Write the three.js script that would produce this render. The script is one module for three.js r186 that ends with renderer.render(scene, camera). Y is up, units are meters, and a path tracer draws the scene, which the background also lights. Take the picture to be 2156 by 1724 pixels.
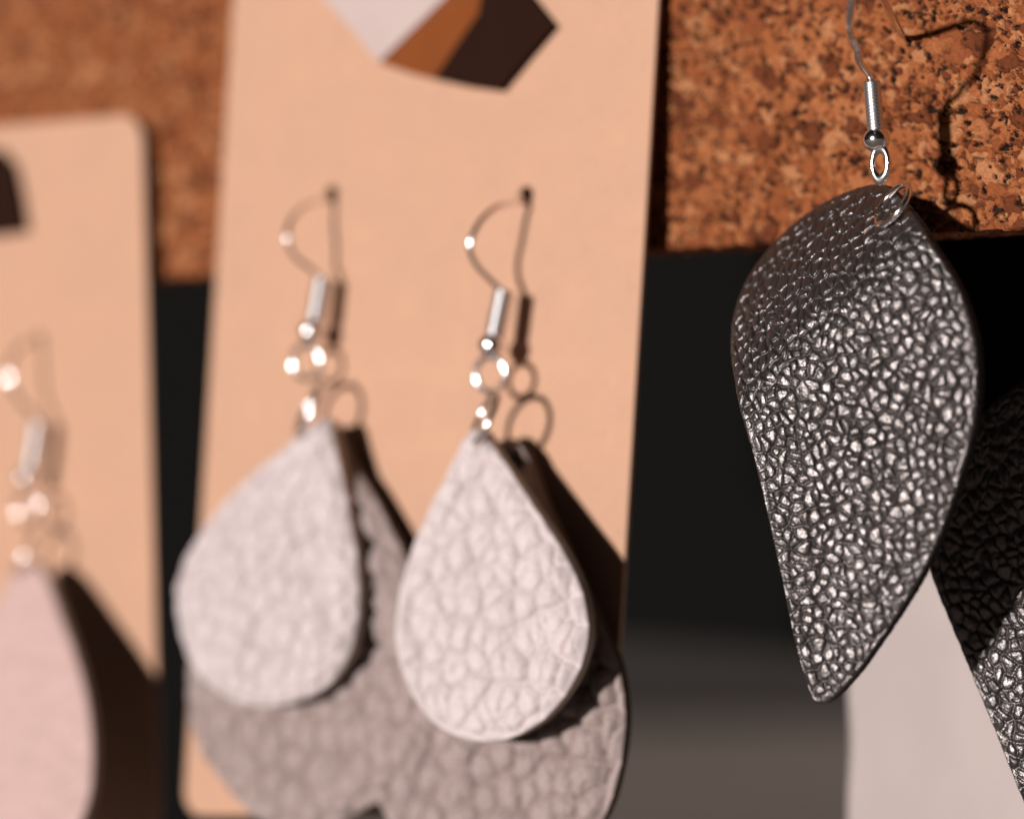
import * as THREE from 'three';
import { mergeGeometries } from 'three/addons/utils/BufferGeometryUtils.js';

// ---------------------------------------------------------------- camera, sky, sun, exposure
const Y0 = 0.2, D = 0.2165, PSI = 39.5 * Math.PI / 180, F = 4600;   // height of the eye, distance to the cork along the axis, angle to the cork
const SINP = Math.sin(PSI), COSP = Math.cos(PSI);
const scene = new THREE.Scene();
const camera = new THREE.PerspectiveCamera(2 * Math.atan(862 / F) * 180 / Math.PI, 1024 / 818, 0.01, 60);
camera.position.set(D * SINP, Y0, D * COSP);
camera.lookAt(0, Y0, 0);
camera.focus = 0.1812;
camera.userData.fStop = camera.getFocalLength() / 7.0;             // an opening of 7 mm
{
  const w = 32, h = 16, a = new Float32Array(w * h * 4);
  for (let i = 0; i < w * h; i++) a.set([0.0070, 0.0068, 0.0068, 1], i * 4);
  const sky = new THREE.DataTexture(a, w, h, THREE.RGBAFormat, THREE.FloatType);
  sky.mapping = THREE.EquirectangularReflectionMapping; sky.magFilter = THREE.LinearFilter; sky.needsUpdate = true;
  scene.background = sky; scene.environment = sky;
}
const TX = 0.08, TY = 0.13;                                        // the sunlight's way: right and down per metre towards the cork
const sun = new THREE.DirectionalLight(new THREE.Color().setRGB(1, 0.955, 0.90), 5.0);
sun.position.set(-TX, TY, 1).multiplyScalar(3); sun.position.y += Y0; sun.target.position.set(0, Y0, 0);
sun.castShadow = true; sun.shadow.mapSize.set(2048, 2048); sun.shadow.radius = 4.8;
Object.assign(sun.shadow.camera, { left: -1.5, right: 1.5, top: 1.5, bottom: -1.5, near: 0.1, far: 12 });
scene.add(sun, sun.target);
const renderer = new THREE.WebGLRenderer({ antialias: true });
renderer.toneMapping = THREE.LinearToneMapping; renderer.toneMappingExposure = 1.12; renderer.shadowMap.enabled = true;

// ---------------------------------------------------------------- helpers
const V = (x, y, z) => new THREE.Vector3(x, y, z);
// the point at depth z (0 = face of the cork, + towards the viewer) that stands where (px, py) is on a picture 2156 wide
function onZ(px, py, z) {
  const x = (px - 1078) / F, y = (862 - py) / F;
  const dir = V(COSP * x - SINP, y, -SINP * x - COSP);
  const t = (z - camera.position.z) / dir.z;
  return camera.position.clone().addScaledVector(dir, t);
}
function onSurf(px, py, zf) {                                      // the same on a surface z = zf(x, y)
  let p = onZ(px, py, 0);
  for (let i = 0; i < 14; i++) p = onZ(px, py, zf(p.x, p.y));
  return p;
}
function rng(seed) { let s = seed >>> 0; return () => { s = (s + 0x6d2b79f5) | 0; let t = Math.imul(s ^ (s >>> 15), 1 | s); t = (t + Math.imul(t ^ (t >>> 7), 61 | t)) ^ t; return ((t ^ (t >>> 14)) >>> 0) / 4294967296; }; }
function hash(ix, iy, k) { let h = Math.imul(ix, 374761393) + Math.imul(iy, 668265263) + Math.imul(k, 1274126177) | 0; h = Math.imul(h ^ (h >>> 13), 1274126177); h ^= h >>> 16; h = Math.imul(h, 2246822519); h ^= h >>> 13; return (h >>> 0) / 4294967296; }
const smooth = (a, b, x) => { const t = Math.min(1, Math.max(0, (x - a) / (b - a))); return t * t * (3 - 2 * t); };
function vnoise(x, y, k) {
  const ix = Math.floor(x), iy = Math.floor(y), fx = x - ix, fy = y - iy, u = fx * fx * (3 - 2 * fx), v = fy * fy * (3 - 2 * fy);
  const a = hash(ix, iy, k), b = hash(ix + 1, iy, k), c = hash(ix, iy + 1, k), d = hash(ix + 1, iy + 1, k);
  return a + (b - a) * u + (c - a) * v + (a - b - c + d) * u * v;
}
const fbm = (x, y, k, n = 4) => { let s = 0, a = 0.5, t = 0; for (let i = 0; i < n; i++) { s += a * vnoise(x, y, k + i * 17); t += a; a *= 0.5; x = x * 2.03 + 5.1; y = y * 2.03 + 1.7; } return s / t; };
const vor = { f1: 0, f2: 0, id: 0, dx: 0, dy: 0, ta: 0, tb: 0 };
function voronoi(x, y, k, jitter = 0.95) {                         // distances to the nearest two cell centres and the nearest cell's own random number
  const ix = Math.floor(x), iy = Math.floor(y);
  let f1 = 9, f2 = 9, bx = 0, by = 0, mx = 0, my = 0;
  for (let j = -1; j <= 1; j++) for (let i = -1; i <= 1; i++) {
    const cx = ix + i, cy = iy + j, dx = cx + 0.5 + (hash(cx, cy, k) - 0.5) * jitter - x, dy = cy + 0.5 + (hash(cx, cy, k + 1) - 0.5) * jitter - y, d = dx * dx + dy * dy;
    if (d < f1) { f2 = f1; f1 = d; bx = cx; by = cy; mx = -dx; my = -dy; } else if (d < f2) f2 = d;
  }
  vor.f1 = Math.sqrt(f1); vor.f2 = Math.sqrt(f2); vor.id = hash(bx, by, k + 2); vor.ta = hash(bx, by, k + 3) - 0.5; vor.tb = hash(bx, by, k + 4) - 0.5; vor.dx = mx; vor.dy = my;
  return vor;
}
const toSRGB = (c) => c <= 0.0031308 ? 12.92 * c : 1.055 * Math.pow(c, 1 / 2.4) - 0.055;
function colorTexture(w, h, fn, wrap = THREE.RepeatWrapping) {      // fn(u, v) gives linear colour
  const a = new Uint8Array(w * h * 4), o = [0, 0, 0];
  for (let y = 0; y < h; y++) for (let x = 0; x < w; x++) {
    fn((x + 0.5) / w, (y + 0.5) / h, o);
    const i = (y * w + x) * 4;
    for (let c = 0; c < 3; c++) a[i + c] = Math.round(255 * toSRGB(Math.min(1, Math.max(0, o[c]))));
    a[i + 3] = 255;
  }
  const t = new THREE.DataTexture(a, w, h); t.colorSpace = THREE.SRGBColorSpace; t.magFilter = THREE.LinearFilter; t.wrapS = t.wrapT = wrap; t.needsUpdate = true;
  return t;
}
function greyTexture(w, h, fn, wrap = THREE.RepeatWrapping) {
  const a = new Uint8Array(w * h * 4);
  for (let y = 0; y < h; y++) for (let x = 0; x < w; x++) { const v = Math.round(255 * Math.min(1, Math.max(0, fn((x + 0.5) / w, (y + 0.5) / h)))), i = (y * w + x) * 4; a[i] = a[i + 1] = a[i + 2] = v; a[i + 3] = 255; }
  const t = new THREE.DataTexture(a, w, h); t.magFilter = THREE.LinearFilter; t.wrapS = t.wrapT = wrap; t.needsUpdate = true;
  return t;
}
function tag(o, label, category, group, kind) {
  o.userData.label = label; o.userData.category = category;
  if (group) o.userData.group = group;
  if (kind) o.userData.kind = kind;
  return o;
}
function thing(name, at) { const g = new THREE.Group(); g.name = name; g.position.copy(at); scene.add(g); return g; }
function mesh(name, geometry, material, parent, origin) {           // geometry in scene coordinates; origin = where the thing stands
  if (origin) geometry.translate(-origin.x, -origin.y, -origin.z);
  const m = new THREE.Mesh(geometry, material); m.name = name; m.castShadow = m.receiveShadow = true;
  (parent || scene).add(m);
  return m;
}
function tube(points, r, seg = 120, radial = 12) {
  const c = new THREE.CatmullRomCurve3(points, false, 'centripetal');
  const g = new THREE.TubeGeometry(c, seg, r, radial, false);
  const caps = [points[0], points[points.length - 1]].map((p) => new THREE.SphereGeometry(r, radial, 8).translate(p.x, p.y, p.z));
  return mergeGeometries([g, ...caps]);
}
function ring(center, normal, R, r, tall = 1) {
  const g = new THREE.TorusGeometry(R, r, 12, 64).scale(1, tall, 1);
  g.applyQuaternion(new THREE.Quaternion().setFromUnitVectors(V(0, 0, 1), normal.clone().normalize()));
  return g.translate(center.x, center.y, center.z);
}
function between(a, b, profile, seg = 28) {                         // a lathe of (radius, share of the way) points from a to b
  const L = a.distanceTo(b), g = new THREE.LatheGeometry(profile.map(([r, t]) => new THREE.Vector2(r, t * L)), seg);
  g.applyQuaternion(new THREE.Quaternion().setFromUnitVectors(V(0, 1, 0), b.clone().sub(a).normalize()));
  return g.translate(a.x, a.y, a.z);
}
function outlineOf(pts, zf, n) {                                    // closed smooth outline through picture points that lie on z = zf(x, y)
  const c = new THREE.CatmullRomCurve3(pts.map(([px, py]) => { const p = onSurf(px, py, zf); return V(p.x, p.y, 0); }), true, 'centripetal');
  return c.getSpacedPoints(n).slice(0, n);
}
// a sheet of leather with its own thickness: fine front with pebble grain, rounded cut edge, plain back
function sheet(out, centre, zf, thick, grain, J, wobble = 0) {
  const n = out.length, pos = [], uv = [], idx = [];
  const put = (x, y, z) => { pos.push(x, y, z); uv.push(x, y); };
  const edge = 0.00025;
  const rings = [];
  for (let j = 1; j <= J; j++) rings.push(Math.pow(j / J, 0.8));
  put(centre.x, centre.y, zf(centre.x, centre.y) + grain(centre.x, centre.y));
  for (let j = 0; j < J; j++) for (let i = 0; i < n; i++) {
    const t = rings[j], o = out[i], len = Math.hypot(o.x - centre.x, o.y - centre.y), w = 1 + wobble * (fbm(i * 0.35, 3.3, 71, 2) - 0.5) * t / len;
    const x = centre.x + (o.x - centre.x) * t * w, y = centre.y + (o.y - centre.y) * t * w, e = Math.min(1, (1 - t) * len / edge);
    put(x, y, zf(x, y) + grain(x, y) * smooth(-0.25, 1, (1 - t) * len / 0.0012) - edge * 0.6 * (1 - Math.sqrt(1 - (1 - e) * (1 - e))));
  }
  for (let i = 0; i < n; i++) idx.push(0, 1 + i, 1 + (i + 1) % n);
  for (let j = 0; j < J - 1; j++) for (let i = 0; i < n; i++) {
    const a = 1 + j * n + i, b = 1 + j * n + (i + 1) % n, c = a + n, d = b + n;
    idx.push(a, c, b, b, c, d);
  }
  const front = new THREE.BufferGeometry();
  front.setAttribute('position', new THREE.Float32BufferAttribute(pos, 3)); front.setAttribute('uv', new THREE.Float32BufferAttribute(uv, 2)); front.setIndex(idx); front.computeVertexNormals();
  const last = 1 + (J - 1) * n, p2 = [], u2 = [], i2 = [];
  for (let i = 0; i < n; i++) { const k = (last + i) * 3; p2.push(pos[k], pos[k + 1], pos[k + 2]); u2.push(pos[k], pos[k + 1]); }
  for (const [t, back] of [[1, 0.97], [0.985, 1], [0.6, 1], [0.25, 1]]) for (let i = 0; i < n; i++) {
    const k = (last + i) * 3, x = centre.x + (pos[k] - centre.x) * t, y = centre.y + (pos[k + 1] - centre.y) * t;
    p2.push(x, y, zf(x, y) - thick * back); u2.push(x, y + thick);
  }
  for (let j = 0; j < 4; j++) for (let i = 0; i < n; i++) { const a = j * n + i, b = j * n + (i + 1) % n; i2.push(a, a + n, b, b, a + n, b + n); }
  const m = 5 * n; p2.push(centre.x, centre.y, zf(centre.x, centre.y) - thick); u2.push(centre.x, centre.y);
  for (let i = 0; i < n; i++) i2.push(4 * n + i, m, 4 * n + (i + 1) % n);
  const part = (lo, hi) => {
  const rest = new THREE.BufferGeometry();
  rest.setAttribute('position', new THREE.Float32BufferAttribute(p2, 3)); rest.setAttribute('uv', new THREE.Float32BufferAttribute(u2, 2)); rest.setIndex(i2.slice(lo, hi)); rest.computeVertexNormals(); return rest; };
  return [front, part(0, 6 * n), part(6 * n, i2.length)];
}
function box(x0, x1, y0, y1, z0, z1, b = 0.0004) {                  // a board with chamfered edges
  const s = new THREE.Shape([[x0 + b, y0 + b], [x1 - b, y0 + b], [x1 - b, y1 - b], [x0 + b, y1 - b]].map(([x, y]) => new THREE.Vector2(x, y)));
  return new THREE.ExtrudeGeometry(s, { depth: z1 - z0 - 2 * b, bevelEnabled: true, bevelThickness: b, bevelSize: b, bevelSegments: 2 }).translate(0, 0, z0 + b);
}

// ---------------------------------------------------------------- materials
const std = (o) => new THREE.MeshPhysicalMaterial(o);
const rgb = (r, g, b) => new THREE.Color().setRGB(r, g, b);
const leatherFine = greyTexture(512, 512, (u, v) => 0.6 * fbm(u * 40, v * 40, 301, 3) + 0.4 * vnoise(u * 160, v * 160, 305));
leatherFine.repeat.set(80, 80);
const scuff = colorTexture(512, 512, (u, v, o) => { const k = 0.9 + 0.2 * fbm(u * 9, v * 9, 311, 4) - 0.06 * smooth(0.62, 0.7, fbm(u * 60, v * 60, 317, 2)); o[0] = k; o[1] = k * 0.995; o[2] = k * 0.99; });
scuff.repeat.set(40, 40);
const M = {
  white: std({ color: rgb(0.51, 0.434, 0.440), map: scuff, roughness: 0.62, bumpMap: leatherFine, bumpScale: 0.00003, specularIntensity: 0.5 }),
  mauve: std({ color: rgb(0.295, 0.228, 0.218), map: scuff, roughness: 0.6, bumpMap: leatherFine, bumpScale: 0.00004, specularIntensity: 0.5 }),
  pink: std({ color: rgb(0.46, 0.312, 0.295), map: scuff, roughness: 0.6, bumpMap: leatherFine, bumpScale: 0.00003, specularIntensity: 0.5 }),
  cut: std({ color: rgb(0.38, 0.31, 0.255), roughness: 0.9 }),
  cutShaded: std({ color: rgb(0.10, 0.072, 0.058), roughness: 0.95, specularIntensity: 0.2 }),  // shaded copy of cut: shade behind the front drops put into the colour
  darkened_back: std({ color: rgb(0.035, 0.030, 0.027), roughness: 0.95, specularIntensity: 0.2 }),  // unseen drop backs, coloured dark to keep bounced light out of the shadows
  pewter: std({ color: rgb(0.138, 0.122, 0.121), metalness: 0.94, roughness: 0.385, bumpMap: leatherFine, bumpScale: 0.00006 }),
  suede: std({ color: rgb(0.02, 0.017, 0.016), roughness: 0.95 }),
  silver: std({ color: rgb(0.82, 0.79, 0.79), metalness: 1, roughness: 0.15 }),
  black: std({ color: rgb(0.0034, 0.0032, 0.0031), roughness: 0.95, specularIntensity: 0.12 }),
  sleeve: std({ color: rgb(0.62, 0.59, 0.61), metalness: 1, roughness: 0.36 }),
};
const kraft = colorTexture(1024, 1024, (u, v, o) => {
  const f = fbm(u * 14, v * 14, 21, 4) - 0.5, s = vnoise(u * 300, v * 90, 23) - 0.5, k = 1 + 0.11 * f + 0.06 * s - 0.10 * smooth(0.76, 0.84, fbm(u * 120, v * 90, 29, 2));
  o[0] = 0.43 * k; o[1] = 0.246 * (k - 0.03 * f); o[2] = 0.166 * (k - 0.08 * f);
}, THREE.MirroredRepeatWrapping);
kraft.repeat.set(20, 20);
M.card = std({ color: 0xffffff, map: kraft, roughness: 0.6, specularIntensity: 0.4, bumpMap: greyTexture(512, 512, (u, v) => fbm(u * 60, v * 60, 41, 3)), bumpScale: 0.00001 });
M.card.bumpMap.repeat.set(50, 50);

// ---------------------------------------------------------------- the setting behind: ground and the black stand that carries the cork
{
  const t = colorTexture(512, 512, (u, v, o) => { const k = 0.6 + 0.8 * fbm(u * 4, v * 9, 57, 4); o[0] = 0.41 * k; o[1] = 0.318 * k; o[2] = 0.278 * k; }, THREE.MirroredRepeatWrapping);
  t.repeat.set(1 / 0.9, 1 / 0.9);
  const g = new THREE.PlaneGeometry(14, 14).rotateX(-Math.PI / 2);
  const uv = g.attributes.uv; for (let i = 0; i < uv.count; i++) uv.setXY(i, g.attributes.position.getX(i), g.attributes.position.getZ(i));
  tag(mesh('ground', g, std({ map: t, roughness: 0.9 })), 'blurred brown grey ground far below the cards', 'ground', null, 'structure');
}
{
  const m = mesh('added_dark_strip', new THREE.PlaneGeometry(6, 3).rotateX(-Math.PI / 2).translate(0, 0, -1.5), std({ color: rgb(0.085, 0.065, 0.057), roughness: 0.95 }));  // added sheet; its dark colour makes the fade from black to lit ground
  m.position.set(camera.position.x - 1.36 * SINP, 0.004, camera.position.z - 1.36 * COSP); m.rotation.y = PSI + 0.06;
  tag(m, 'added dark strip that paints the fade to black beyond the brown grey ground', 'path', null, 'structure');
}
const corkBottom = onZ(1425, 524, 0).y;
const XL = -0.15, XR = 0.10;
{
  const o = V(-0.09, 0, -0.25), g = thing('display_stand', o);
  tag(g, 'black display stand whose rail and back panel stand behind the cork strip', 'display stand');
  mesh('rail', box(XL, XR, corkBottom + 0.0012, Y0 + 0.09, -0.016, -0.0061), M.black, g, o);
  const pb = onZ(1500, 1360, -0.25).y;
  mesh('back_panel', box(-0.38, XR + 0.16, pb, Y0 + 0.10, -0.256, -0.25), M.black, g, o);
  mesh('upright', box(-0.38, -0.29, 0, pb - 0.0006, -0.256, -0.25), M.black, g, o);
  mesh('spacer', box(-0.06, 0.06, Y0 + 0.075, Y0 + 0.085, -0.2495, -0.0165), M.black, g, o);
}

// ---------------------------------------------------------------- cork strip
const corkCell = 0.00072;
function corkAt(x, y, o) {                                          // height (o.h), tone of the chip (o.id, o.small), dark binder and pits
  const w1 = fbm(x * 1100, y * 1100, 401, 3) - 0.5, w2 = fbm(x * 1100 + 40, y * 1100, 405, 3) - 0.5;
  const wx = x + 0.0011 * w1, wy = y + 0.0011 * w2;
  const rx = wx * 0.83 - wy * 0.56, ry = (wx * 0.56 + wy * 0.83) * 1.3;
  const a = voronoi(rx / 0.00185, ry / 0.00185, 421), idA = a.id, eA = a.f2 - a.f1;
  const b = voronoi(rx / corkCell, ry / corkCell, 431), idB = b.id, eB = b.f2 - b.f1;
  const chip = idA < 0.36, fine = fbm(x * 5200, y * 5200, 441, 3), grit = fbm(x * 2100 + 9, y * 2100, 451, 4);
  o.id = chip ? idA / 0.36 : idB; o.seam = chip ? eA : eB; o.fine = fine;
  o.pit = smooth(0.65, 0.69, grit + 0.10 * (idB - 0.5) - (chip ? 0.06 : 0));
  o.binder = (1 - smooth(0.02, 0.16, o.seam)) * smooth(0.44, 0.60, fbm(x * 1500, y * 1500, 461, 3));
  o.h = 0.5 * smooth(0, 0.3, o.seam) * (0.4 + 0.6 * o.id) + 0.35 * idB + 0.25 * fine - 0.9 * o.pit - 0.4 * o.binder;
  return o;
}
{
  const x0 = 0.000, x1 = 0.078, y0 = corkBottom - 0.001, y1 = corkBottom + 0.045, W = 1800, H = 1060, q = {};
  const pal = [[0.235, 0.072, 0.024], [0.180, 0.050, 0.017], [0.275, 0.094, 0.035], [0.105, 0.027, 0.009], [0.315, 0.128, 0.056], [0.205, 0.059, 0.019], [0.245, 0.079, 0.028]];
  const map = colorTexture(W, H, (u, v, o) => {
    corkAt(x0 + u * (x1 - x0), y0 + v * (y1 - y0), q);
    const a = pal[Math.floor(q.id * 6.999)], b = a, dark = Math.min(1, q.pit + 0.8 * q.binder);
    const k = 0.66 + 0.66 * q.fine;
    for (let c = 0; c < 3; c++) o[c] = (a[c] * 0.86 + b[c] * 0.14) * k * (1 - dark) + [0.018, 0.008, 0.005][c] * dark;
  }, THREE.MirroredRepeatWrapping);
  map.repeat.set(1 / (x1 - x0), 1 / (y1 - y0));
  map.offset.set(-x0 / (x1 - x0), -y0 / (y1 - y0));
  const mat = std({ map, roughness: 0.88, specularIntensity: 0.3 });
  // granular face as real relief; coarser where the cards hide it or the lens blurs it
  const xs = [], ys = [];
  for (let x = XL; x < -0.045; x += 0.0007) xs.push(x);
  for (let x = -0.045; x < 0.006; x += 0.0009) xs.push(x);
  for (let x = 0.006; x < 0.068; x += 0.000125) xs.push(x);
  for (let x = 0.068; x <= XR; x += 0.001) xs.push(x);
  for (let y = corkBottom; y < corkBottom + 0.034; y += 0.000125) ys.push(y);
  for (let y = ys[ys.length - 1] + 0.001; y < Y0 + 0.09; y += 0.0015) ys.push(y);
  const nx = xs.length, ny = ys.length, pos = new Float32Array(nx * ny * 3), uv = new Float32Array(nx * ny * 2), idx = [];
  for (let j = 0; j < ny; j++) for (let i = 0; i < nx; i++) {
    const x = xs[i], k = j * nx + i; let y = ys[j];
    const mx = x < x0 ? 2 * x0 - x : x, my = y > y1 ? 2 * y1 - y : y;
    if (j === 0) y += 0.0007 * (fbm(x * 1500, 0.5, 471, 3) - 0.5);
    corkAt(mx, my, q);
    pos.set([x, y, -0.00050 + 0.00050 * q.h - (j === 0 ? 0.0003 : 0)], k * 3); uv.set([x, y], k * 2);
  }
  for (let j = 0; j < ny - 1; j++) for (let i = 0; i < nx - 1; i++) { const a = j * nx + i; idx.push(a, a + 1, a + nx, a + nx, a + 1, a + nx + 1); }
  const face = new THREE.BufferGeometry();
  face.setAttribute('position', new THREE.BufferAttribute(pos, 3)); face.setAttribute('uv', new THREE.BufferAttribute(uv, 2)); face.setIndex(idx); face.computeVertexNormals();
  const rim = [], zb = -0.006;                                      // cut edges down to the back
  const wall = (pts) => { const g = new THREE.BufferGeometry(), p = [], t = [], id = []; pts.forEach(([x, y, z], i) => { p.push(x, y, z, x, y, zb); t.push(x, y, x, y + 0.006); if (i) id.push(2 * i - 2, 2 * i - 1, 2 * i, 2 * i, 2 * i - 1, 2 * i + 1); }); g.setAttribute('position', new THREE.Float32BufferAttribute(p, 3)); g.setAttribute('uv', new THREE.Float32BufferAttribute(t, 2)); g.setIndex(id); g.computeVertexNormals(); rim.push(g); };
  const P = (j, i) => { const k = (j * nx + i) * 3; return [pos[k], pos[k + 1], pos[k + 2]]; };
  wall(xs.map((_, i) => P(0, i))); wall(ys.map((_, j) => P(ny - 1 - j, 0))); wall(ys.map((_, j) => P(j, nx - 1))); wall(xs.map((_, i) => P(ny - 1, nx - 1 - i)));
  const back = new THREE.PlaneGeometry(XR - XL, Y0 + 0.09 - corkBottom).rotateY(Math.PI).translate((XL + XR) / 2, (Y0 + 0.09 + corkBottom) / 2, zb);
  tag(mesh('cork_strip', mergeGeometries([face, ...rim, back]), mat), 'orange brown granular cork strip behind the cards and the leaf earring', 'cork strip');
}

// ---------------------------------------------------------------- cards
function card(zf, corners, r, holes) {                              // corners: picture points top left, top right, bottom right, bottom left
  const c = corners.map(([x, y]) => onSurf(x, y, zf)), s = new THREE.Shape(), n = 4;
  for (let i = 0; i < n; i++) {
    const p = c[i], a = c[(i + 3) % n], b = c[(i + 1) % n];
    const u = a.clone().sub(p).setZ(0).normalize().multiplyScalar(r), w = b.clone().sub(p).setZ(0).normalize().multiplyScalar(r);
    if (i === 0) s.moveTo(p.x + u.x, p.y + u.y); else s.lineTo(p.x + u.x, p.y + u.y);
    s.bezierCurveTo(p.x + u.x * 0.45, p.y + u.y * 0.45, p.x + w.x * 0.45, p.y + w.y * 0.45, p.x + w.x, p.y + w.y);
  }
  s.closePath();
  for (const [px, py, hr] of holes) { const p = onSurf(px, py, zf), h = new THREE.Path(); h.absarc(p.x, p.y, hr, 0, Math.PI * 2, true); s.holes.push(h); }
  const g = new THREE.ExtrudeGeometry(s, { depth: 0.00035, bevelEnabled: true, bevelThickness: 0.00008, bevelSize: 0.00008, bevelSegments: 2, curveSegments: 16 });
  const p = g.attributes.position;
  for (let i = 0; i < p.count; i++) p.setZ(i, p.getZ(i) - 0.00043 + zf(p.getX(i), p.getY(i)));
  g.computeVertexNormals();
  return g;
}
function patch(pts, zf, lift, thick) {                              // a flat thin piece with straight cut edges
  const s = new THREE.Shape(pts.map(([x, y]) => { const p = onSurf(x, y, zf); return new THREE.Vector2(p.x, p.y); }));
  const g = new THREE.ExtrudeGeometry(s, { depth: thick, bevelEnabled: true, bevelThickness: 0.0001, bevelSize: 0.0001, bevelSegments: 2 });
  const p = g.attributes.position;
  for (let i = 0; i < p.count; i++) p.setZ(i, p.getZ(i) + lift + 0.0001 + zf(p.getX(i), p.getY(i)));
  return g;
}
const motifPale = std({ color: rgb(0.40, 0.305, 0.295), map: scuff, roughness: 0.55, bumpMap: leatherFine, bumpScale: 0.00003 });
const motifTan = std({ color: rgb(0.170, 0.047, 0.013), map: scuff, roughness: 0.9, specularIntensity: 0.15, bumpMap: leatherFine, bumpScale: 0.00003 });
const motifDark = std({ color: rgb(0.017, 0.0065, 0.004), map: scuff, roughness: 0.9, specularIntensity: 0.1, bumpMap: leatherFine, bumpScale: 0.00003 });
const yTop = onZ(937, 0, 0.001).y;
const zMid = (x, y) => 0.0014 + 0.075 * (yTop - y);
const zLeft = (x, y) => 0.0016 + 0.03 * (yTop - y);
{
  const o = onSurf(692, 412, zMid), g = thing('earring_card', o);
  tag(g, 'tall kraft earring card in the middle holding two pale teardrop earrings', 'earring card', 'kraft earring cards hung on the cork');
  const hole = 0.00095;
  mesh('card_sheet', card(zMid, [[517, -430], [1411, -430], [1281, 1716], [385, 1716]], 0.0028, [[698, 409, hole], [1107, 412, hole]]), M.card, g, o);
  const t = new THREE.Group(); t.name = 'card_motif'; g.add(t);  // flat pale, tan and dark panels standing in for an unidentified motif
  mesh('pale_panel', patch([[640, -60], [700, 5], [760, 72], [808, 131], [945, -2], [1000, -60]], zMid, 0.0001, 0.0005), motifPale, t, o);
  mesh('tan_panel', patch([[812, 134], [868, 152], [924, 166], [972, 96], [1018, 30], [1030, -60], [1003, -60], [948, 0]], zMid, 0.0001, 0.0004), motifTan, t, o);
  mesh('dark_panel', patch([[927, 167], [995, 181], [1065, 190], [1120, 122], [1176, 56], [1130, -2], [1085, -60], [1033, -60], [1021, 30], [975, 96]], zMid, 0.0001, 0.0006), motifDark, t, o);
}
{
  const o = onSurf(80, 710, zLeft), g = thing('earring_card_001', o);
  tag(g, 'kraft earring card at the left holding the pink earring, its rounded top corner over cork', 'earring card', 'kraft earring cards hung on the cork');
  mesh('card_sheet', card(zLeft, [[-560, 312], [297, 241], [336, 1760], [-640, 1820]], 0.0034, [[80, 710, 0.0007]]), M.card, g, o);
  const t = new THREE.Group(); t.name = 'card_motif'; g.add(t);  // stand-in for the same unidentified motif, dark panel only
  mesh('dark_panel', patch([[-160, 330], [-40, 312], [10, 318], [38, 352], [52, 420], [62, 486], [0, 494], [-120, 500]], zLeft, 0.0001, 0.0006), motifDark, t, o);
}

// ---------------------------------------------------------------- drop earrings
const pebble = (cell, amp, seed, sharp, dome = 1.6, crease = 0.16) => (x, y) => {
  const s = 1 / cell, wx = x + cell * 0.35 * (fbm(x * s * 0.8, y * s * 0.8, seed + 5, 2) - 0.5), wy = y + cell * 0.35 * (fbm(x * s * 0.8 + 31, y * s * 0.8, seed + 9, 2) - 0.5);
  const v = voronoi(wx * s, wy * s * 0.86, seed), e = v.f2 - v.f1, f1 = v.f1, id = v.id;
  const v2 = voronoi(wx * s * 2.3 + 7, wy * s * 2.1, seed + 3);
  return amp * (1 - dome * f1 * f1 - crease * Math.exp(-e * sharp) + 0.25 * id - 0.14 * Math.exp(-(v2.f2 - v2.f1) * 6) + 0.5 * (fbm(x * s * 0.5, y * s * 0.5, seed + 13, 2) - 0.5));
};
const wireR = 0.0003;
function earWire(g, o, zf, wirePts, sleeve, bead, beadR = 0.0013, R = 0.00098) {
  const at = ([px, py, n]) => onSurf(px, py, (x, y) => zf(x, y) + n);
  const w = new THREE.Group(); w.name = 'ear_wire'; g.add(w);
  mesh('hook', tube(wirePts.map(at), wireR, 160), M.silver, w, o);
  const a = at(sleeve[0]), b = at(sleeve[1]);
  const prof = [[0.0001, 0], [R * 0.9, 0]], turns = 13;
  for (let i = 0; i <= turns * 6; i++) prof.push([R * (0.968 + 0.032 * Math.sin((i / 6) * Math.PI * 2)), 0.02 + 0.96 * i / (turns * 6)]);
  prof.push([R * 0.9, 1], [0.0001, 1]);
  mesh('coil_sleeve', between(a, b, prof, 32), M.sleeve, w, o);
  const c = at(bead);
  mesh('bead', new THREE.SphereGeometry(beadR, 40, 24).scale(1, 0.92, 1).translate(c.x, c.y, c.z), M.silver, w, o);
  return at;
}
function dropSheet(name, g, o, pts, zf, centrePx, thick, grain, mat, N, J, label) {
  const out = outlineOf(pts, zf, N), c = onSurf(centrePx[0], centrePx[1], zf);
  const [front, rest, back] = sheet(out, c, zf, thick, grain, J);
  const m = mesh(name, front, mat, g, o);
  if (label) m.userData.label = label;
  mesh('cut_edge', rest, name === 'back_drop' ? M.cutShaded : M.cut, m, o); mesh('darkened_back', back, M.darkened_back, m, o);
  return m;
}
const plus = (zf, n, k, y) => (px, py) => zf(px, py) + n + k * (y - py);
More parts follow.
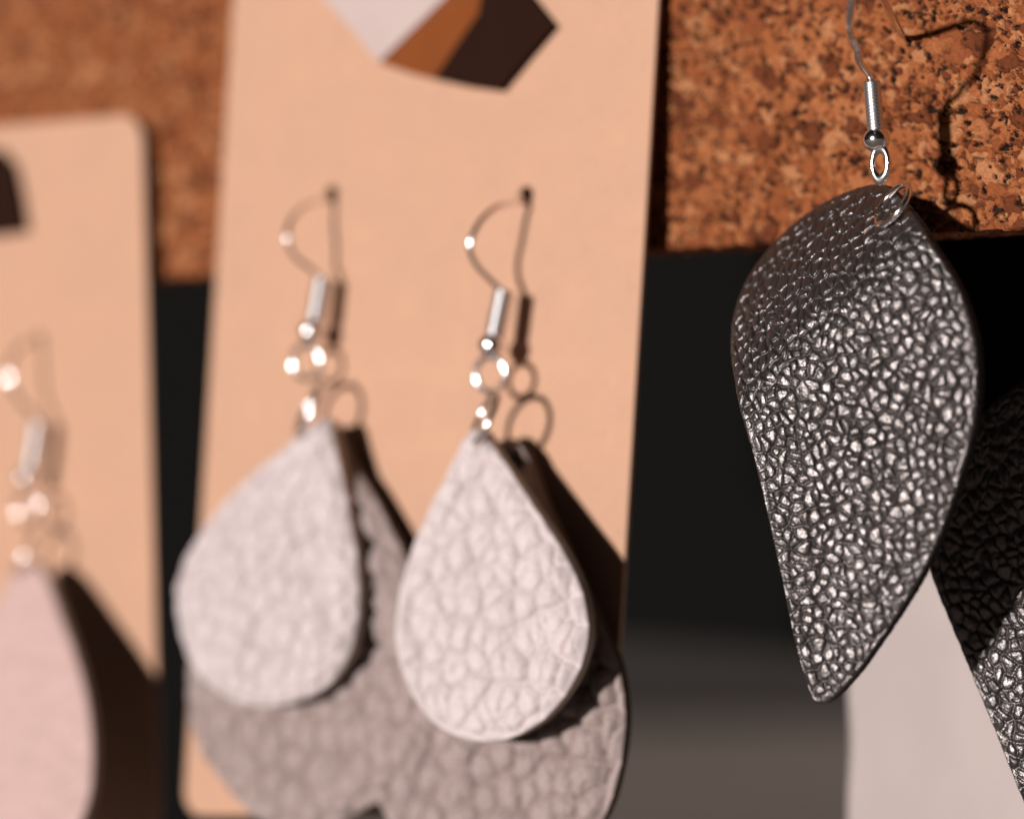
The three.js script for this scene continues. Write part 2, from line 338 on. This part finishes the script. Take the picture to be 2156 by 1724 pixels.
{ // right earring on the middle card
  const o = onSurf(1103, 416, zMid), g = thing('drop_earring', o);
  tag(g, 'silver hook earring with a white pebbled teardrop, nearer the leaf earring on the middle card', 'earring', 'teardrop earrings on kraft cards');
  const at = earWire(g, o, zMid, [[1106, 414, -0.002], [1103, 416, 0.0003], [1082, 425, 0.0022], [1040, 440, 0.0045], [1006, 475, 0.0062], [990, 522, 0.0066], [1004, 558, 0.0057], [1036, 592, 0.0042], [1062, 618, 0.0031]], [[1062, 612, 0.0031], [1042, 706, 0.0036]], [1036, 727, 0.0038]);
  mesh('loop', ring(at([1033, 788, 0.0043]), V(0.15, 0, 1), 0.00165, wireR), M.silver, g, o);
  mesh('jump_ring', ring(at([1021, 881, 0.0060]), V(-0.55, 0.42, 0.65), 0.0030, wireR * 1.05), M.silver, g, o);
  const yT = onSurf(1010, 920, zMid).y;
  dropSheet('back_drop', g, o, [[1058, 925], [1100, 945], [1150, 1065], [1205, 1185], [1262, 1310], [1300, 1395], [1316, 1500], [1308, 1600], [1272, 1720], [1190, 1815], [1060, 1855], [940, 1832], [852, 1772], [802, 1700], [778, 1600], [774, 1500], [792, 1390], [842, 1270], [922, 1130], [1005, 990]], plus(zMid, 0.0032, 0.03, yT), [1045, 1480], 0.0010, pebble(0.0025, 0.0013, 511, 4.5, 1.4, 0.35), M.mauve, 620, 200);
  dropSheet('front_drop', g, o, [[990, 908], [960, 958], [905, 1068], [860, 1178], [834, 1290], [836, 1370], [862, 1450], [908, 1517], [968, 1553], [1025, 1562], [1092, 1547], [1160, 1500], [1213, 1425], [1237, 1345], [1230, 1262], [1192, 1172], [1132, 1080], [1080, 1002], [1040, 942], [1016, 908]], plus(zMid, 0.0069, 0.125, yT), [1035, 1330], 0.0011, pebble(0.0021, 0.00090, 521, 5, 1.3, 0.42), M.white, 560, 170);
}
{ // left earring on the middle card
  const o = onSurf(694, 412, zMid), g = thing('drop_earring_001', o);
  tag(g, 'silver hook earring with a blurred white teardrop overlapping the left edge of the middle card', 'earring', 'teardrop earrings on kraft cards');
  const at = earWire(g, o, zMid, [[697, 410, -0.002], [694, 413, 0.0003], [672, 420, 0.0022], [634, 440, 0.0045], [610, 472, 0.0062], [606, 505, 0.0066], [622, 540, 0.0055], [655, 566, 0.0040], [682, 588, 0.0024]], [[681, 586, 0.0024], [664, 676, 0.0028]], [656, 698, 0.0030]);
  mesh('loop', ring(at([645, 762, 0.0033]), V(0.15, 0, 1), 0.00175, wireR), M.silver, g, o);
  mesh('jump_ring', ring(at([651, 860, 0.0045]), V(-0.55, 0.42, 0.65), 0.0032, wireR * 1.05), M.silver, g, o);
  const yT = onSurf(685, 890, zMid).y;
  dropSheet('back_drop', g, o, [[690, 892], [712, 905], [738, 970], [778, 1032], [822, 1112], [862, 1192], [900, 1290], [917, 1400], [911, 1500], [882, 1595], [838, 1658], [768, 1704], [690, 1742], [610, 1752], [530, 1715], [458, 1634], [414, 1560], [397, 1470], [402, 1370], [432, 1240], [520, 1105], [620, 980]], plus(zMid, 0.0027, 0.045, yT), [655, 1400], 0.0010, pebble(0.0025, 0.0012, 531, 4.5, 1.4, 0.35), M.mauve, 560, 150);
  dropSheet('front_drop', g, o, [[672, 884], [620, 925], [540, 990], [452, 1080], [388, 1182], [372, 1258], [379, 1330], [405, 1400], [450, 1450], [508, 1479], [565, 1487], [630, 1475], [690, 1443], [733, 1382], [752, 1300], [753, 1210], [741, 1120], [722, 1020], [704, 935], [692, 886]], plus(zMid, 0.0049, 0.100, yT), [570, 1270], 0.0011, pebble(0.0021, 0.00105, 541, 5, 1.3, 0.42), M.white, 480, 120);
}
{ // pink earring on the left card
  const o = onSurf(80, 710, zLeft), g = thing('drop_earring_002', o);
  tag(g, 'silver hook earring with a smooth pink drop on the left card', 'earring', 'teardrop earrings on kraft cards');
  const at = earWire(g, o, zLeft, [[83, 708, -0.002], [80, 711, 0.0003], [62, 718, 0.0018], [36, 738, 0.0034], [21, 768, 0.0046], [20, 798, 0.0048], [36, 836, 0.0042], [64, 866, 0.0032], [84, 892, 0.0025]], [[83, 890, 0.0025], [67, 985, 0.0030]], [56, 1004, 0.0033], 0.0013);
  mesh('loop', ring(at([58, 1072, 0.0040]), V(0.15, 0, 1), 0.0018, wireR), M.silver, g, o);
  mesh('jump_ring', ring(at([54, 1162, 0.0046]), V(-0.55, 0.42, 0.65), 0.0030, wireR * 1.05), M.silver, g, o);
  const yT = onSurf(50, 1190, zLeft).y;
  dropSheet('front_drop', g, o, [[52, 1186], [22, 1212], [-20, 1300], [-80, 1430], [-128, 1560], [-140, 1660], [-120, 1760], [-60, 1840], [20, 1860], [90, 1835], [150, 1765], [182, 1690], [192, 1600], [186, 1505], [168, 1420], [128, 1303], [84, 1200]], plus(zLeft, 0.0056, 0.46, yT), [30, 1600], 0.0011, pebble(0.0016, 0.00022, 551, 4), M.pink, 420, 90);
}

// ---------------------------------------------------------------- dark leaf earrings
const leafTop = onZ(1865, 395, 0.0095), leafTip = onZ(1730, 1480, 0.014);
const axis = V(leafTip.x - leafTop.x, leafTip.y - leafTop.y, 0), leafL = axis.length(); axis.normalize();
const side = V(-axis.y, axis.x, 0);                                 // towards the right of the leaf
const foldA = onZ(1950, 470, 0.012), foldB = onZ(1545, 960, 0.012), foldDir = V(foldB.x - foldA.x, foldB.y - foldA.y, 0).normalize();   // beyond this line the leaf bends back, up and left
const zLeaf = (x, y) => {
  const dx = x - leafTop.x, dy = y - leafTop.y, a = (dx * axis.x + dy * axis.y) / leafL, u = (dx * side.x + dy * side.y) / 0.0135;
  const q = Math.max(0, -(foldDir.x * (y - foldA.y) - foldDir.y * (x - foldA.x)) + 0.0016), top = Math.max(0, 0.30 - a) / 0.30;
  return 0.0132 - 0.92 * (Math.sqrt(q * q + 2.5e-5) - 5e-3) - 0.0022 * top * top - 0.0006 * Math.max(0, u) ** 2 - 0.020 * Math.max(0, u - 0.74) ** 2 - 0.0004 * Math.max(0, -u) ** 2 - 0.21 * (x - leafTop.x) - 0.05 * (y - leafTop.y);
};
const leafGrain = (cell, amp, seed) => {                            // flat-topped pebbles in slanted rows, parted by narrow creases
  const s = 1 / cell;
  return (x, y) => {
    const ux = x * 0.87 + y * 0.5, uy = (y * 0.87 - x * 0.5) * 0.85;
    const wx = (ux + cell * 0.6 * (fbm(x * s * 0.8, y * s * 0.8, seed + 5, 2) - 0.5)) * s, wy = (uy + cell * 0.6 * (fbm(x * s * 0.8 + 31, y * s * 0.8, seed + 9, 2) - 0.5)) * s;
    const v = voronoi(wx, wy, seed, 0.98), e = v.f2 - v.f1, f1 = v.f1, k = smooth(0, 0.25, e);
    const h = (1 - Math.exp(-e * 6.5)) * (0.75 + 0.5 * v.id) - 0.95 * f1 * f1 + 1.0 * (v.ta * v.dx + v.tb * v.dy) * k;
    return amp * (h + 0.38 * (fbm(x * s * 2.4, y * s * 2.4, seed + 41, 3) - 0.5) + 0.6 * (fbm(x * s * 0.35, y * s * 0.35, seed + 51, 2) - 0.5));
  };
};
{
  const o = onZ(1905, 80, 0), g = thing('leaf_earring', o);
  tag(g, 'dark pewter pebbled leather leaf hanging by a silver hook pushed into the cork', 'earring', 'dark leaf earrings');
  const zero = () => 0;
  const at = earWire(g, o, zero, [[1912, 92, -0.003], [1905, 80, 0], [1882, 40, 0.0050], [1858, -4, 0.0095], [1828, -62, 0.0155], [1806, -56, 0.0185], [1795, 0, 0.0185], [1789, 48, 0.0177], [1794, 78, 0.0160], [1806, 104, 0.0147], [1812, 132, 0.0130], [1832, 160, 0.0108], [1838, 178, 0.0103]], [[1836, 172, 0.0103], [1845, 274, 0.0101]], [1846, 294, 0.0101], 0.00112, 0.00072);
  mesh('loop', ring(at([1854, 344, 0.0102]), V(0.35, 0, 0.93), 0.00062, wireR * 0.8, 2.1), M.silver, g, o);
  mesh('jump_ring', ring(onSurf(1880, 432, (x, y) => zLeaf(x, y) + 0.0005), V(-0.45, 0.52, 0.72), 0.0020, wireR * 0.85), M.silver, g, o);
  const pts = [[1866, 392], [1835, 388], [1762, 412], [1682, 460], [1612, 530], [1570, 592], [1546, 655], [1538, 730], [1548, 812], [1570, 905], [1600, 1020], [1628, 1140], [1650, 1240], [1672, 1345], [1696, 1430], [1714, 1474], [1734, 1480], [1790, 1432], [1850, 1352], [1910, 1262], [1952, 1188], [1990, 1100], [2024, 1000], [2050, 905], [2060, 812], [2052, 705], [2022, 612], [1980, 540], [1938, 474], [1900, 424]];
  const out = outlineOf(pts, zLeaf, 1300), c = onSurf(1800, 860, zLeaf);
  const [front, rest, back] = sheet(out, c, zLeaf, 0.0011, leafGrain(0.00088, 0.00022, 611), 420, 0.00012);
  const m = mesh('leaf', front, M.pewter, g, o);
  mesh('cut_edge', rest, M.suede, m, o); mesh('suede_back', back, M.suede, m, o);
}
{
  const zf = (x, y) => -0.0025 + 0.02 * (Y0 - y) - 0.10 * (x - 0.055);
  const o = onZ(2240, 300, 0), g = thing('leaf_earring_001', o);
  tag(g, 'dark pebbled leather leaf half in shadow behind the first leaf, cut by the picture edge', 'earring', 'dark leaf earrings');
  const at = earWire(g, o, () => 0, [[2250, 310, -0.003], [2240, 300, 0], [2222, 262, 0.003], [2200, 250, 0.006], [2180, 290, 0.0075], [2190, 360, 0.006], [2215, 410, 0.005]], [[2213, 405, 0.005], [2228, 510, 0.005]], [2229, 532, 0.005]);
  mesh('loop', ring(at([2234, 590, 0.0048]), V(0.75, 0, 0.66), 0.00135, wireR), M.silver, g, o);
  mesh('jump_ring', ring(at([2250, 690, 0.0042]), V(0.80, 0.25, 0.55), 0.0030, wireR), M.silver, g, o);
  const pts = [[2250, 760], [2175, 790], [2090, 850], [2010, 950], [1962, 1060], [1948, 1140], [1957, 1200], [1998, 1305], [2050, 1430], [2102, 1556], [2156, 1690], [2220, 1840], [2290, 1960], [2380, 1840], [2450, 1660], [2500, 1450], [2510, 1250], [2460, 1050], [2380, 880], [2300, 780]];
  const out = outlineOf(pts, zf, 700), c = onSurf(2220, 1300, zf);
  const [front, rest, back] = sheet(out, c, zf, 0.0011, leafGrain(0.00100, 0.00026, 631), 240, 0.00012);
  const m = mesh('leaf', front, M.pewter, g, o);
  mesh('cut_edge', rest, M.suede, m, o); mesh('suede_back', back, M.suede, m, o);
}

// ---------------------------------------------------------------- white board standing behind the leaves
{
  const z = -0.0235, tl = onZ(1778, 1160, z), o = V(tl.x + 0.03, 0, z);
  const t = colorTexture(512, 512, (u, v, c) => { const k = 0.86 + 0.28 * fbm(u * 8, v * 4, 81, 4); c[0] = 0.305 * k; c[1] = 0.252 * k; c[2] = 0.243 * k; }, THREE.MirroredRepeatWrapping);
  t.repeat.set(16, 16);
  tag(mesh('white_board', box(tl.x, tl.x + 0.07, 0, tl.y, z - 0.003, z, 0.0008), std({ map: t, roughness: 0.75 })), 'blurred off-white board standing behind the two dark leaf earrings', 'board');
}
renderer.render(scene, camera);
